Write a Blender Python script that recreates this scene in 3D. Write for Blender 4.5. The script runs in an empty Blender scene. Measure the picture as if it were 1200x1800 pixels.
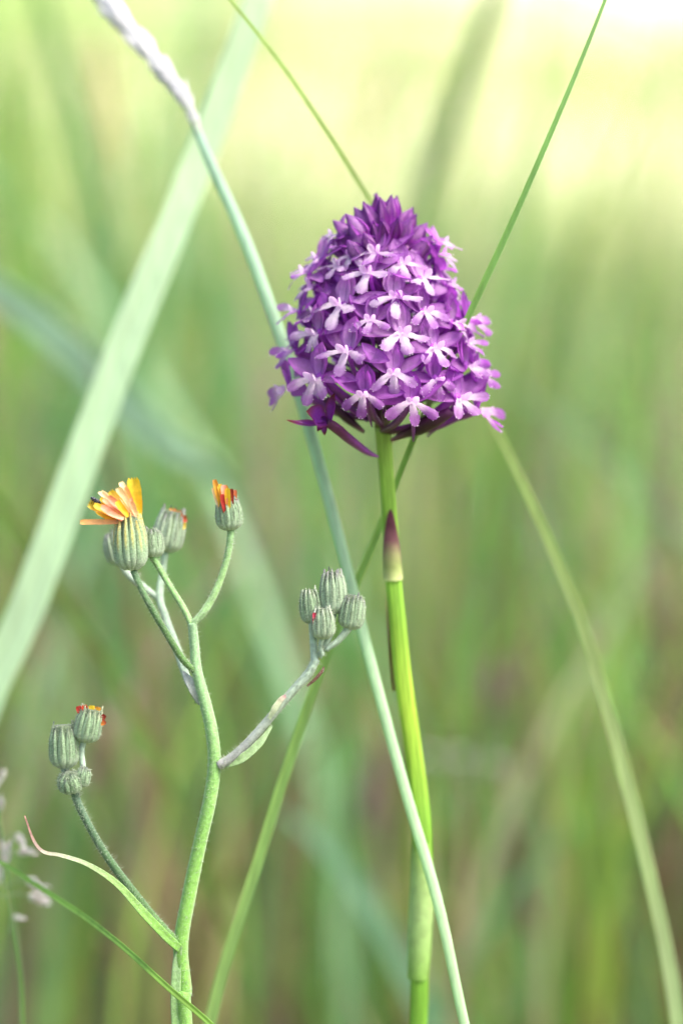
import bpy, math, random
import numpy as np
from mathutils import Vector, Matrix
random.seed(7)
rng = np.random.default_rng(11)
sc = bpy.context.scene
COL = sc.collection
# ------------------------------------------------------------------ camera, sky, sun, exposure
S = 9e-5                       # metres per unit; all plants are laid out in units of 0.09 mm
F = 5000.0                     # focus distance in those units (0.45 m)
PITCH = math.radians(5.0)
C0 = Vector((0, 0, 0.19))      # point in sharp focus at the middle of the view
FWD = Vector((0, math.cos(PITCH), -math.sin(PITCH)))
UP = Vector((0, math.sin(PITCH), math.cos(PITCH)))
RT = Vector((1, 0, 0))
cam_d = bpy.data.cameras.new('camera')
cam = bpy.data.objects.new('camera', cam_d); COL.objects.link(cam)
cam.location = C0 - FWD * F * S
cam.rotation_euler = (math.pi / 2 - PITCH, 0, 0)
cam_d.sensor_fit = 'VERTICAL'; cam_d.sensor_height = 36; cam_d.sensor_width = 24
cam_d.lens = 100; cam_d.clip_start = 0.02; cam_d.clip_end = 2000
cam_d.dof.use_dof = True; cam_d.dof.focus_distance = F * S - 0.0008; cam_d.dof.aperture_fstop = 6.6
sc.camera = cam

SUN_EL, SUN_AZ = math.radians(56), math.radians(118)    # azimuth from +Y towards +X
world = bpy.data.worlds.new('World'); sc.world = world; world.use_nodes = True
wn = world.node_tree.nodes; wl = world.node_tree.links
bg = wn['Background']; sky = wn.new('ShaderNodeTexSky'); sky.sky_type = 'NISHITA'
sky.sun_disc = False; sky.sun_elevation = SUN_EL; sky.sun_rotation = SUN_AZ
sky.air_density = 1.0; sky.dust_density = 6.0; sky.ozone_density = 1.0
wl.new(sky.outputs[0], bg.inputs[0]); bg.inputs[1].default_value = 0.15
sun_d = bpy.data.lights.new('sun', 'SUN'); sun_d.energy = 1.5; sun_d.angle = math.radians(14); sun_d.color = (1, 0.95, 0.86)
sun = bpy.data.objects.new('sun', sun_d); COL.objects.link(sun)
sdir = Vector((math.sin(SUN_AZ) * math.cos(SUN_EL), math.cos(SUN_AZ) * math.cos(SUN_EL), math.sin(SUN_EL)))
sun.rotation_euler = sdir.to_track_quat('Z', 'Y').to_euler(); sun.location = (1, 1, 3)
vs = sc.view_settings
vs.view_transform = 'Standard'; vs.look = 'None'; vs.gamma = 1; vs.use_curve_mapping = False; vs.exposure = 1.32
sc.render.engine = 'CYCLES'
sc.cycles.use_denoising = True
try: sc.cycles.denoiser = 'OPENIMAGEDENOISE'
except Exception: pass
sc.cycles.max_bounces = 8; sc.cycles.transmission_bounces = 4; sc.cycles.diffuse_bounces = 4
sc.cycles.sample_clamp_indirect = 8

# ------------------------------------------------------------------ helpers
def lin(h):
    h = h.lstrip('#'); o = []
    for i in (0, 2, 4):
        c = int(h[i:i+2], 16) / 255
        o.append(c / 12.92 if c <= 0.04045 else ((c + 0.055) / 1.055) ** 2.4)
    return np.array(o)
def mix(a, b, t): return np.asarray(a) * (1 - t) + np.asarray(b) * t
def P(px, py, d=0.0):
    """point d units behind the sharp plane that the lens sees at (px, py) of the picture -> plant coordinates"""
    k = (F + d) / F
    return Vector(((px - 600) * k, d, (900 - py) * k))
def W(v):          # plant coordinates -> world metres
    return C0 + (RT * v[0] + FWD * v[1] + UP * v[2]) * S
def sstep(a, b, x):
    t = min(1, max(0, (x - a) / (b - a))); return t * t * (3 - 2 * t)
def interp(xs, ys, x): return float(np.interp(x, xs, ys))

ORIGIN = {}
def thing(name, loc, label, cat, group=None):
    o = bpy.data.objects.new(name, None); COL.objects.link(o)
    o.empty_display_size = 0.01; o.location = loc; ORIGIN[o.name] = Vector(loc)
    o['label'] = label; o['category'] = cat
    o['kind'] = 'thing'
    if group: o['group'] = group
    return o

def lanceo(u): return max(0.02, math.sin(math.pi * (0.10 + 0.90 * u) ** 0.85)) ** 0.75 if u < 1 else 0.03
class MB:
    """collects vertices (plant coordinates), faces, colours, then links ONE mesh object"""
    def __init__(self): self.v = []; self.f = []; self.c = []
    def add(self, verts, faces, cols):
        o = len(self.v); self.v += [Vector(p) for p in verts]
        self.f += [[i + o for i in f] for f in faces]; self.c += list(cols)
    def build(self, name, mat, parent=None, origin=None, world=False, smooth=True, label=None, kind=None):
        pts = self.v if world else [W(p) for p in self.v]
        po = ORIGIN.get(parent.name, Vector((0, 0, 0))) if parent else Vector((0, 0, 0))
        og = po if origin is None else (origin if world else W(origin))
        me = bpy.data.meshes.new(name)
        me.from_pydata([tuple(p - og) for p in pts], [], self.f)
        a = me.color_attributes.new('col', 'FLOAT_COLOR', 'POINT')
        arr = np.ones((len(pts), 4), np.float32); arr[:, :3] = np.array(self.c, np.float32)[:, :3]
        a.data.foreach_set('color', arr.ravel())
        if smooth: me.polygons.foreach_set('use_smooth', [True] * len(me.polygons))
        me.materials.append(mat)
        o = bpy.data.objects.new(name, me); COL.objects.link(o)
        ORIGIN[o.name] = Vector(og)
        o.location = og - po
        if parent: o.parent = parent
        if label: o['label'] = label
        if kind: o['kind'] = kind
        return o

def catmull(pts, n):
    pts = [Vector(p) for p in pts]
    ex = [pts[0] * 2 - pts[1]] + pts + [pts[-1] * 2 - pts[-2]]
    out = []; m = len(pts) - 1
    for i in range(n + 1):
        u = i / n * m; k = min(int(u), m - 1); t = u - k
        p0, p1, p2, p3 = ex[k], ex[k+1], ex[k+2], ex[k+3]
        out.append(0.5 * ((2*p1) + (p2-p0)*t + (2*p0-5*p1+4*p2-p3)*t*t + (3*p1-p0-3*p2+p3)*t*t*t))
    return out

def frames(path, hint):
    """tangent, side, normal along a path; hint = direction the flat side faces"""
    fr = []; n = len(path)
    for i in range(n):
        t = (path[min(i+1, n-1)] - path[max(i-1, 0)])
        t = t.normalized() if t.length > 1e-9 else Vector((0, 0, 1))
        h = hint(i / (n-1)) if callable(hint) else Vector(hint)
        s = t.cross(h)
        if s.length < 1e-4: s = t.cross(Vector((0.3, 1, 0.2)))
        s.normalize(); fr.append((t, s, s.cross(t).normalized()))
    return fr

def tube(mb, pts, rads, cols, n=24, seg=10, hint=(0, -1, 0), flat=1.0, ridge=None, fold=0.0, raw=False, caps=True):
    """round or flattened stalk.  rads / cols sampled along the length; flat = thickness / width; fold = V keel"""
    path = [Vector(p) for p in pts] if raw else catmull(pts, n)
    n = len(path) - 1
    fr = frames(path, hint)
    xs = np.linspace(0, 1, len(rads)); cx = np.linspace(0, 1, len(cols)); cols = np.array(cols)
    V = []; C = []; Fc = []; stripe = [random.uniform(.88, 1.12) for _ in range(seg)]
    for i, p in enumerate(path):
        u = i / n; blot = 1 + .05 * math.sin(u * 37 + stripe[0] * 50) ; r = float(np.interp(u, xs, rads)); t, s, nn = fr[i]
        c = np.array([np.interp(u, cx, cols[:, k]) for k in range(3)])
        for j in range(seg):
            a = 2 * math.pi * j / seg
            k = ridge(a, u) if ridge else 1.0
            x = math.cos(a) * r * k; y = math.sin(a) * r * flat * k
            y += fold * r * (abs(x / r) if r > 1e-9 else 0)
            V.append(p + s * x + nn * y); C.append(c * (0.95 + 0.10 * random.random()) * stripe[j] * blot)
    for i in range(n):
        for j in range(seg):
            a = i * seg + j; b = i * seg + (j + 1) % seg
            Fc.append([a, b, b + seg, a + seg])
    if caps:
        Fc.append([j for j in range(seg)][::-1]); Fc.append([n * seg + j for j in range(seg)])
    mb.add(V, Fc, C)

def basis(o, r, u, n):
    return lambda x, y, z: o + r * x + u * y + n * z

def petal(mb, o, along, normal, L, Wd, prof, colf, bend=0.0, cup=0.0, twist=0.0, wave=0.0, nl=9, nw=6, ragged=0.0):
    """a petal-like blade starting at o, running 'along', facing 'normal'; bend in radians over the length (towards the normal when positive).
    It has a front and a back skin, joined at the rim."""
    t = along.normalized(); n = (normal - t * normal.dot(t)).normalized(); s = t.cross(n)
    p = Vector(o); rows = []; cols = []; ph = random.random() * 6.28
    for i in range(nl + 1):
        u = i / nl
        w = Wd * 0.5 * prof(u)
        tw = twist * u
        ss = s * math.cos(tw) + n * math.sin(tw); n2 = n * math.cos(tw) - s * math.sin(tw)
        for j in range(nw + 1):
            q = -1 + 2 * j / nw
            w_ = w * (1 + ragged * math.sin(u * 31 + ph * 3) * (.5 + .5 * math.sin(u * 17 + ph)) * (abs(q) > .9))
            z = cup * w * q * q + wave * Wd * math.sin(u * 9 + ph + q * 1.7) * abs(q)
            rows.append((p + ss * (q * w_) + n2 * z, n2)); cols.append(colf(u, q))
        if i < nl:
            st = L / nl; a = bend / nl
            t, n = (t * math.cos(a) + n * math.sin(a)), (n * math.cos(a) - t * math.sin(a))
            p = p + t * st
    N = nw + 1; V = [r[0] for r in rows]; Fc = []
    for i in range(nl):
        for j in range(nw):
            a = i * N + j; Fc.append([a, a + 1, a + N + 1, a + N])
    mb.add(V, Fc, cols)

# ------------------------------------------------------------------ materials
def base_mat(name):
    m = bpy.data.materials.new(name); m.use_nodes = True
    nt = m.node_tree; nt.nodes.clear()
    return m, nt.nodes, nt.links
def tissue(name, transl=0.3, rough=0.45, spec=0.5, nscale=900, nstr=0.25, bscale=2500, bump=0.25, speck=None, tint=(1.15, 1.15, 0.75), coat=0.0, sheen=0.0, stretch=None):
    """plant tissue: pigment from the 'col' attribute, fine mottling, relief, light passing through"""
    m, N, Lk = base_mat(name)
    out = N.new('ShaderNodeOutputMaterial'); pr = N.new('ShaderNodeBsdfPrincipled')
    at = N.new('ShaderNodeAttribute'); at.attribute_name = 'col'
    tc = N.new('ShaderNodeTexCoord')
    src = tc.outputs['Object']
    if stretch:
        mp = N.new('ShaderNodeMapping'); mp.inputs['Scale'].default_value = stretch
        Lk.new(src, mp.inputs[0]); src = mp.outputs[0]
    nz = N.new('ShaderNodeTexNoise'); nz.inputs['Scale'].default_value = nscale; nz.inputs['Detail'].default_value = 4
    Lk.new(src, nz.inputs['Vector'])
    mr = N.new('ShaderNodeMapRange'); mr.inputs[1].default_value = 0.3; mr.inputs[2].default_value = 0.7
    mr.inputs[3].default_value = 1 - nstr; mr.inputs[4].default_value = 1 + nstr
    Lk.new(nz.outputs['Fac'], mr.inputs[0])
    mu = N.new('ShaderNodeMix'); mu.data_type = 'RGBA'; mu.blend_type = 'MULTIPLY'; mu.inputs[0].default_value = 1
    Lk.new(at.outputs['Color'], mu.inputs[6]); Lk.new(mr.outputs[0], mu.inputs[7])
    colr = mu.outputs[2]
    if speck:
        sc_, thr, amt, cl = speck
        n2 = N.new('ShaderNodeTexNoise'); n2.inputs['Scale'].default_value = sc_; n2.inputs['Detail'].default_value = 2
        Lk.new(tc.outputs['Object'], n2.inputs['Vector'])
        r2 = N.new('ShaderNodeMapRange'); r2.inputs[1].default_value = thr; r2.inputs[2].default_value = thr + 0.12
        r2.inputs[3].default_value = 0; r2.inputs[4].default_value = amt
        Lk.new(n2.outputs['Fac'], r2.inputs[0])
        m2 = N.new('ShaderNodeMix'); m2.data_type = 'RGBA'
        Lk.new(r2.outputs[0], m2.inputs[0]); Lk.new(colr, m2.inputs[6]); m2.inputs[7].default_value = (*cl, 1)
        colr = m2.outputs[2]
    Lk.new(colr, pr.inputs['Base Color'])
    pr.inputs['Roughness'].default_value = rough
    pr.inputs['Specular IOR Level'].default_value = spec
    if coat: pr.inputs['Coat Weight'].default_value = coat; pr.inputs['Coat Roughness'].default_value = 0.12
    if sheen: pr.inputs['Sheen Weight'].default_value = sheen
    vo = N.new('ShaderNodeTexVoronoi'); vo.inputs['Scale'].default_value = bscale
    Lk.new(src, vo.inputs['Vector'])
    bp = N.new('ShaderNodeBump'); bp.inputs['Strength'].default_value = bump; bp.inputs['Distance'].default_value = 0.0003
    Lk.new(vo.outputs['Distance'], bp.inputs['Height']); Lk.new(bp.outputs[0], pr.inputs['Normal'])
    if transl > 0:
        tr = N.new('ShaderNodeBsdfTranslucent'); tm = N.new('ShaderNodeMix'); tm.data_type = 'RGBA'; tm.blend_type = 'MULTIPLY'; tm.inputs[0].default_value = 1
        Lk.new(colr, tm.inputs[6]); tm.inputs[7].default_value = (*tint, 1); Lk.new(tm.outputs[2], tr.inputs[0])
        mx = N.new('ShaderNodeMixShader'); mx.inputs[0].default_value = transl
        Lk.new(pr.outputs[0], mx.inputs[1]); Lk.new(tr.outputs[0], mx.inputs[2]); Lk.new(mx.outputs[0], out.inputs[0])
    else: Lk.new(pr.outputs[0], out.inputs[0])
    return m
M_petal = tissue('orchid_petal', transl=0.52, rough=0.38, spec=0.5, nscale=1500, nstr=0.10, bscale=5200, bump=0.55, tint=(1.2, 0.75, 1.25), coat=0.12)
M_fleshy = tissue('orchid_ovary', transl=0.0, rough=0.4, nscale=900, nstr=0.2, bscale=3000, bump=0.2)
M_ostem = tissue('orchid_stem', transl=0.12, rough=0.42, nscale=420, nstr=0.2, bscale=1800, bump=0.12, stretch=(3, 3, 0.25))
M_sheath = tissue('sheath_leaf', transl=0.2, rough=0.5, nscale=700, nstr=0.15, bscale=1800, bump=0.1)
M_hstem = tissue('downy_stem', transl=0.0, rough=0.7, spec=0.25, nscale=1600, nstr=0.22, bscale=4200, bump=0.22, speck=(7000, 0.56, 0.4, (0.62, 0.7, 0.6)), sheen=0.3)
M_bract = tissue('downy_bract', transl=0.1, rough=0.7, spec=0.25, nscale=3500, nstr=0.30, bscale=6000, bump=0.5, speck=(9000, 0.58, 0.5, (0.66, 0.72, 0.66)), sheen=0.3)
M_ray = tissue('ray_petal', transl=0.3, rough=0.5, nscale=1500, nstr=0.10, bscale=4000, bump=0.15, tint=(1.1, 1.0, 0.5))
M_hair = tissue('downy_hair', transl=0.3, rough=0.6, nscale=300, nstr=0.05, bscale=300, bump=0.0, tint=(1, 1, 1))
M_grass = tissue('grass_blade', transl=0.35, rough=0.45, nscale=220, nstr=0.12, bscale=900, bump=0.1, stretch=(4, 4, 0.3))
M_mead = tissue('meadow_grass', transl=0.42, rough=0.5, nscale=40, nstr=0.15, bscale=200, bump=0.0)
M_sparkle = tissue('sparkle_beads', transl=0.3, rough=0.08, spec=0.8, nscale=500, nstr=0.0, bscale=500, bump=0.0, tint=(1, .95, 1), coat=1.0)  # pale shiny material of the beads that imitate sparkle
M_beetle = tissue('beetle_shell', transl=0.0, rough=0.2, nscale=900, nstr=0.1, bscale=3000, bump=0.1, coat=0.6)
def ground_mat():
    m, N, Lk = base_mat('meadow_soil_and_turf')
    out = N.new('ShaderNodeOutputMaterial'); pr = N.new('ShaderNodeBsdfPrincipled'); pr.inputs['Roughness'].default_value = 0.95
    pr.inputs['Specular IOR Level'].default_value = 0.1
    tc = N.new('ShaderNodeTexCoord')
    n1 = N.new('ShaderNodeTexNoise'); n1.inputs['Scale'].default_value = 0.8; n1.inputs['Detail'].default_value = 5
    n2 = N.new('ShaderNodeTexNoise'); n2.inputs['Scale'].default_value = 14; n2.inputs['Detail'].default_value = 6
    for n in (n1, n2): Lk.new(tc.outputs['Object'], n.inputs['Vector'])
    r1 = N.new('ShaderNodeValToRGB'); e = r1.color_ramp.elements
    e[0].position = 0.4; e[0].color = (*lin('#7f9853'), 1); e[1].position = 0.6; e[1].color = (*lin('#dfdbb8'), 1)
    r2 = N.new('ShaderNodeValToRGB'); e = r2.color_ramp.elements
    e[0].position = 0.3; e[0].color = (*lin('#4d4733'), 1); e[1].position = 0.7; e[1].color = (*lin('#64733f'), 1)
    Lk.new(n2.outputs['Fac'], r2.inputs[0])
    sp = N.new('ShaderNodeSeparateXYZ'); Lk.new(tc.outputs['Object'], sp.inputs[0])
    dry = N.new('ShaderNodeMapRange'); dry.inputs[1].default_value = -1.5; dry.inputs[2].default_value = 1.5; dry.inputs[3].default_value = -.13; dry.inputs[4].default_value = .13  # paler towards the right: extra brightness on that side put into the ground colour
    Lk.new(sp.outputs['X'], dry.inputs[0])
    ad = N.new('ShaderNodeMath'); Lk.new(n1.outputs['Fac'], ad.inputs[0]); Lk.new(dry.outputs[0], ad.inputs[1]); Lk.new(ad.outputs[0], r1.inputs[0])
    mr = N.new('ShaderNodeMapRange'); mr.inputs[1].default_value = 2.0; mr.inputs[2].default_value = 6.0
    Lk.new(sp.outputs['Y'], mr.inputs[0])
    mx = N.new('ShaderNodeMix'); mx.data_type = 'RGBA'
    Lk.new(mr.outputs[0], mx.inputs[0]); Lk.new(r2.outputs[0], mx.inputs[6]); Lk.new(r1.outputs[0], mx.inputs[7])
    Lk.new(mx.outputs[2], pr.inputs['Base Color']); Lk.new(pr.outputs[0], out.inputs[0])
    return m
M_ground = ground_mat()

# ------------------------------------------------------------------ ground: flat meadow that rises to a far slope
def ground_z(x, y):
    z = np.where(y > 3, (np.minimum(y, 70) - 3) * 0.15, 0.0)
    z = z + np.where(y > 70, (np.minimum(y, 300) - 70) * 0.02, 0)
    return z + 0.012 * np.sin(x * 3.1 + y * 1.7) * np.clip((np.abs(x) + np.abs(y) - 0.3) * 2, 0, 1)
ys = np.concatenate([[-600, -200, -60, -20, -8], np.linspace(-4, 10, 57), [12, 15, 20, 28, 40, 55, 70, 100, 150, 300, 900]])
xs = np.concatenate([[-600, -200, -60, -20, -10], np.linspace(-6, 6, 49), [10, 20, 60, 200, 600]])
gx, gy = np.meshgrid(xs, ys); gz = ground_z(gx, gy)
nx = len(xs); ny = len(ys)
me = bpy.data.meshes.new('ground')
me.from_pydata(np.stack([gx.ravel(), gy.ravel(), gz.ravel()], 1).tolist(), [],
               [[j*nx+i, j*nx+i+1, (j+1)*nx+i+1, (j+1)*nx+i] for j in range(ny-1) for i in range(nx-1)])
me.materials.append(M_ground); me.polygons.foreach_set('use_smooth', [True] * len(me.polygons))
ground = bpy.data.objects.new('ground', me); COL.objects.link(ground); ground['kind'] = 'structure'

# ------------------------------------------------------------------ meadow grass (one mass)
def grass_mass(name, label, n, xr, yr, hr, wr, palette, weights, seg=4, bend=0.5, keep=None):
    x = rng.uniform(*xr, n); y = rng.uniform(yr[0], yr[1], n)
    if keep is not None:
        k = keep(x, y); x, y = x[k], y[k]; n = len(x)
    z = ground_z(x, y) - 0.004
    h = rng.uniform(*hr, n) * (0.6 + 0.4 * rng.random(n)); w = rng.uniform(*wr, n)
    az = rng.uniform(0, 2*np.pi, n); bd = rng.uniform(0.05, bend, n); fa = rng.uniform(0, 2*np.pi, n)
    pal = np.array(palette); ci = rng.choice(len(pal), n, p=np.array(weights)/sum(weights))
    c = pal[ci] * rng.uniform(0.75, 1.25, (n, 1)) * rng.uniform(0.92, 1.08, (n, 3))
    u = np.linspace(0, 1, seg + 1)
    V = np.zeros((n, seg + 1, 2, 3)); C = np.ones((n, seg + 1, 2, 4))
    for i, t in enumerate(u):
        lean = bd * t**2 * h; zz = h * t * (1 - 0.25 * bd * t)
        wx = w * 0.5 * (1 - t**2.2) + 0.00012
        cx = x + np.cos(az) * lean; cy = y + np.sin(az) * lean
        for s, sg in enumerate((-1, 1)):
            V[:, i, s, 0] = cx + sg * np.cos(fa) * wx; V[:, i, s, 1] = cy + sg * np.sin(fa) * wx; V[:, i, s, 2] = z + zz
            C[:, i, s, :3] = c
    per = (seg + 1) * 2
    base = (np.arange(n) * per)[:, None, None]
    q = np.array([[2*i, 2*i+1, 2*i+3, 2*i+2] for i in range(seg)])[None]
    Fq = (base + q).reshape(-1)
    me = bpy.data.meshes.new(name); nv = n * per; nf = n * seg
    me.vertices.add(nv); me.vertices.foreach_set('co', V.reshape(-1).astype(np.float32))
    me.loops.add(nf * 4); me.loops.foreach_set('vertex_index', Fq.astype(np.int32))
    me.polygons.add(nf); me.polygons.foreach_set('loop_start', np.arange(0, nf*4, 4, dtype=np.int32))
    me.update(calc_edges=True)
    a = me.color_attributes.new('col', 'FLOAT_COLOR', 'POINT'); a.data.foreach_set('color', C.reshape(-1).astype(np.float32))
    me.polygons.foreach_set('use_smooth', [True] * nf); me.materials.append(M_mead)
    o = bpy.data.objects.new(name, me); COL.objects.link(o); o['kind'] = 'stuff'; o['label'] = label; o['category'] = 'grass'
    return o
GREENS = [lin('#6a9a45'), lin('#98b058'), lin('#5c9464'), lin('#c9c49a'), lin('#9a8280'), lin('#80aa80'), lin('#85705a')]
grass_mass('meadow_grass', 'blurred mass of green and mauve brown meadow grass behind the flowers', 17000, (-1.3, 1.3), (0.26, 1.6), (0.08, 0.25), (0.002, 0.006), GREENS, [4.5, 2.2, 3, 1.6, 3.6, 1.6, 3])
grass_mass('tall_grass', 'sparse taller grass leaves rising out of the blurred meadow', 1900, (-1.6, 1.6), (0.3, 2.4), (0.26, 0.52), (0.003, 0.008), GREENS, [5, 3, 4, 1, 1.4, 2, .8], bend=0.9, keep=lambda x, y: rng.random(len(x)) < np.clip(.65 - x / (y + .45) * 3.2, .25, 1))
grass_mass('sunlit_meadow_grass', 'sunlit meadow grass farther behind the flowers', 16000, (-2.6, 2.6), (1.4, 4.2), (0.10, 0.24), (0.003, 0.008), GREENS, [4, 4, 3, 2, 1.8, 1.5, 1.5])
grass_mass('far_meadow_grass', 'pale straw and green grass covering the far meadow slope', 12000, (-5, 5), (4.0, 10), (0.1, 0.22), (0.005, 0.012), GREENS, [3, 4, 1, 4, 0.6, 1, .5])
grass_mass('short_turf', 'short green turf at the foot of the flower stems', 6000, (-0.9, 0.9), (-0.9, 0.3), (0.02, 0.08), (0.0015, 0.003), GREENS, [4, 2, 2, 2, 2, 1, 2])

# ------------------------------------------------------------------ single grass blades and stalks
def to_ground(pts, dx=0, dy=0):
    """continue a stalk, given in plant coordinates (first point lowest), down to the soil"""
    p0, p1 = Vector(pts[0]), Vector(pts[1])
    w0 = W(p0); t = (w0 - W(p1)).normalized()
    tgt = Vector((w0.x + t.x * 0.05 + dx, w0.y + t.y * 0.05 + dy, 0)); tgt.z = float(ground_z(np.array(tgt.x), np.array(tgt.y))) - 0.003
    def inv(w):
        v = (w - C0) / S; return Vector((v.dot(RT), v.dot(FWD), v.dot(UP)))
    mid = w0.lerp(tgt, 0.5) + Vector((t.x, t.y, 0)) * 0.01
    return [inv(tgt), inv(mid)] + [Vector(p) for p in pts], tgt
def blade(name, label, pts, rads, cols, cat='grass', flat=0.22, fold=0.35, hint=(0, -1, 0), n=60, group=None, dx=0, dy=0, mat=None, part='leaf_blade'):
    full, tgt = to_ground(pts, dx, dy)
    root = thing(name, tgt, label, cat, group)
    mb = MB(); tube(mb, full, rads, cols, n=n, seg=22, hint=hint, flat=flat, fold=fold)
    mb.build(part, mat or M_grass, root)
    return root
MINT, MINT2 = lin('#bfdcbb'), lin('#a5cbab')
LEAFG, LIME = lin('#7fae58'), lin('#a5c25f')
# wide pale blade
blade('wild_grass', 'broad pale mint grass blade slanting up behind the white grass spike',
      [P(-60, 1340, 800), P(50, 1060, 810), P(205, 640, 840), P(330, 330, 880), P(452, 0, 920), P(560, -330, 960), P(640, -620, 1000)],
      [24, 30, 37, 37, 36, 34, 31, 20, 2], [MINT2, MINT, MINT, lin('#c5debb'), MINT], hint=(0.25, -1, 0.1))
# bent stalk passing behind the orchid
blade('wild_grass', 'slender grass blade arching from the top and bending down right of the orchid',
      [P(1190, 1800, 560), P(1150, 1580, 560), P(1075, 1280, 540), P(1000, 1040, 500), P(875, 760, 430), P(760, 540, 360), P(650, 352, 300), P(520, 150, 250), P(405, 0, 230), P(300, -120, 220)],
      [13, 13, 14, 13.5, 13, 11, 8.5, 5.5, 4.5, 4, 3, 1], [lin('#93b878'), lin('#a9bf8a'), lin('#a8bd80'), lin('#a3c074'), lin('#aeca72'), lin('#a8c866')], n=90)
# straight stalk crossing the orchid's flank
blade('wild_grass', 'thin straight grass blade crossing the flank of the orchid spike and behind its stem',
      [P(367, 1800, 345), P(440, 1550, 320), P(560, 1180, 275), P(665, 930, 235), P(728, 765, 180), P(822, 555, 105), P(900, 385, 70), P(985, 190, 40), P(1062, 0, 30), P(1120, -160, 20)],
      [8, 8.5, 12, 11, 10, 8, 5.5, 6, 6.5, 5.5, 4.5, 3, 1], [lin('#9bbf74'), lin('#9bbf74'), lin('#8dba62'), lin('#8fc070'), lin('#9ac882')], n=90, fold=0.6, hint=(0.35, -1, 0))
blade('wild_grass', 'thin green grass blade dipping across the foot of the yellow hawkweed',
      [P(620, 2100, -60), P(530, 1980, -50), P(450, 1885, -40), P(372, 1802, -28), P(295, 1735, -8), P(220, 1667, 60), P(150, 1612, 150), P(80, 1566, 210), P(10, 1520, 260), P(-70, 1470, 300)],
      [4, 5, 5, 5, 5.2, 5.2, 5, 5, 4, 1.5], [LEAFG, lin('#87b24d'), LEAFG], n=90)
blade('wild_grass', 'soft yellowish green grass blade bowing behind the hawkweed buds',
      [P(400, 1640, 2100), P(320, 1430, 1900), P(200, 1190, 1700), P(90, 1020, 1500), P(0, 880, 1350), P(-120, 700, 1200)],
      [5, 6, 10, 13, 12, 9, 2], [lin('#86a062'), lin('#93ac62'), lin('#88a858')])
blade('wild_grass', 'blurred broad teal grass leaf drooping behind the pale mint blade',
      [P(420, 900, 3000), P(280, 770, 2900), P(120, 610, 2800), P(-40, 490, 2700), P(-250, 380, 2600)],
      [2, 3, 6, 30, 46, 44, 30, 4], [lin('#7f9d80'), lin('#8db09a'), lin('#8db09a')], group='blurred grass leaves', dy=0.02)
blade('wild_grass', 'blurred dark green grass leaf rising above the orchid tip',
      [P(735, 420, 3900), P(785, 230, 3800), P(845, 60, 3700), P(900, -90, 3600), P(960, -280, 3500)],
      [8, 12, 30, 34, 30, 20, 2], [lin('#6c9a5c'), lin('#7aa765')], dx=-0.02)
blade('wild_grass', 'blurred green grass leaf standing left behind the white grass spike',
      [P(260, 760, 4500), P(205, 500, 4400), P(150, 260, 4300), P(80, 20, 4200), P(20, -160, 4100)],
      [5, 8, 26, 40, 34, 20, 2], [lin('#6b9a58'), lin('#7cab6a')])

# flowering grass spike (white catkin)
pts = [P(818, 1810, 75), P(770, 1590, 120), P(712, 1390, 165), P(655, 1180, 210), P(612, 1010, 245), P(548, 770, 290), P(492, 590, 325), P(430, 420, 360), P(372, 290, 390), P(345, 225, 405)]
full, tgt = to_ground(pts, 0.01, -0.01)
spike = thing('flowering_grass', tgt, 'pale grass stalk tipped with a long white flowering spike', 'grass')
mb = MB(); tube(mb, full, [9, 9, 9, 10, 10, 10.5, 10.5, 11, 11.5, 11.5, 10, 8], [lin('#b5d6a6'), lin('#b9dab0'), lin('#b0d5b4'), lin('#a3c6b4')], n=90, flat=0.75, fold=0.1)
mb.build('stalk', M_grass, spike)
sp_path = catmull([P(352, 240, 402), P(330, 185, 412), P(300, 140, 425), P(255, 85, 445), P(205, 25, 465), P(150, -45, 490), P(90, -120, 515), P(40, -190, 540)], 60)
mb = MB(); tube(mb, sp_path, [7, 6, 5, 3], [lin('#b9cbb4')] * 2, raw=True); mb.build('spike_axis', M_grass, spike)
fr = frames(sp_path, (0, -1, 0))
WHT = lin('#f6f5f7')
M_spk = tissue('white_spikelet', transl=0.5, rough=0.6, spec=0.3, nscale=600, nstr=0.05, bscale=900, bump=0.0, tint=(1, 1, 1))
for i in range(1, 60):
    mb = MB(); t, s, nn = fr[i]; u_ = i / 60
    pf = interp([0, .1, .3, .5, .8, 1], [.35, .7, 1.0, 1.15, 1.0, .7], u_) * (0.75 + .5 * abs(math.sin(i * .43 + .6)))
    for k in range(6):
        a = k * 1.05 + i * 1.3 + random.random()
        out = s * math.cos(a) + nn * math.sin(a); tone = mix(WHT, lin('#dfe3ea'), random.random() * .5)
        petal(mb, sp_path[i] + out * 5 * pf, t + out * random.uniform(.25, .6), out, 40 * pf * (0.7 + .5 * random.random()), 11 * pf, lanceo,
              lambda u, q, tone=tone: tone, bend=-0.15, cup=0.4, nl=4, nw=2)
    mb.build('spikelet', M_spk, spike)

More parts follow.
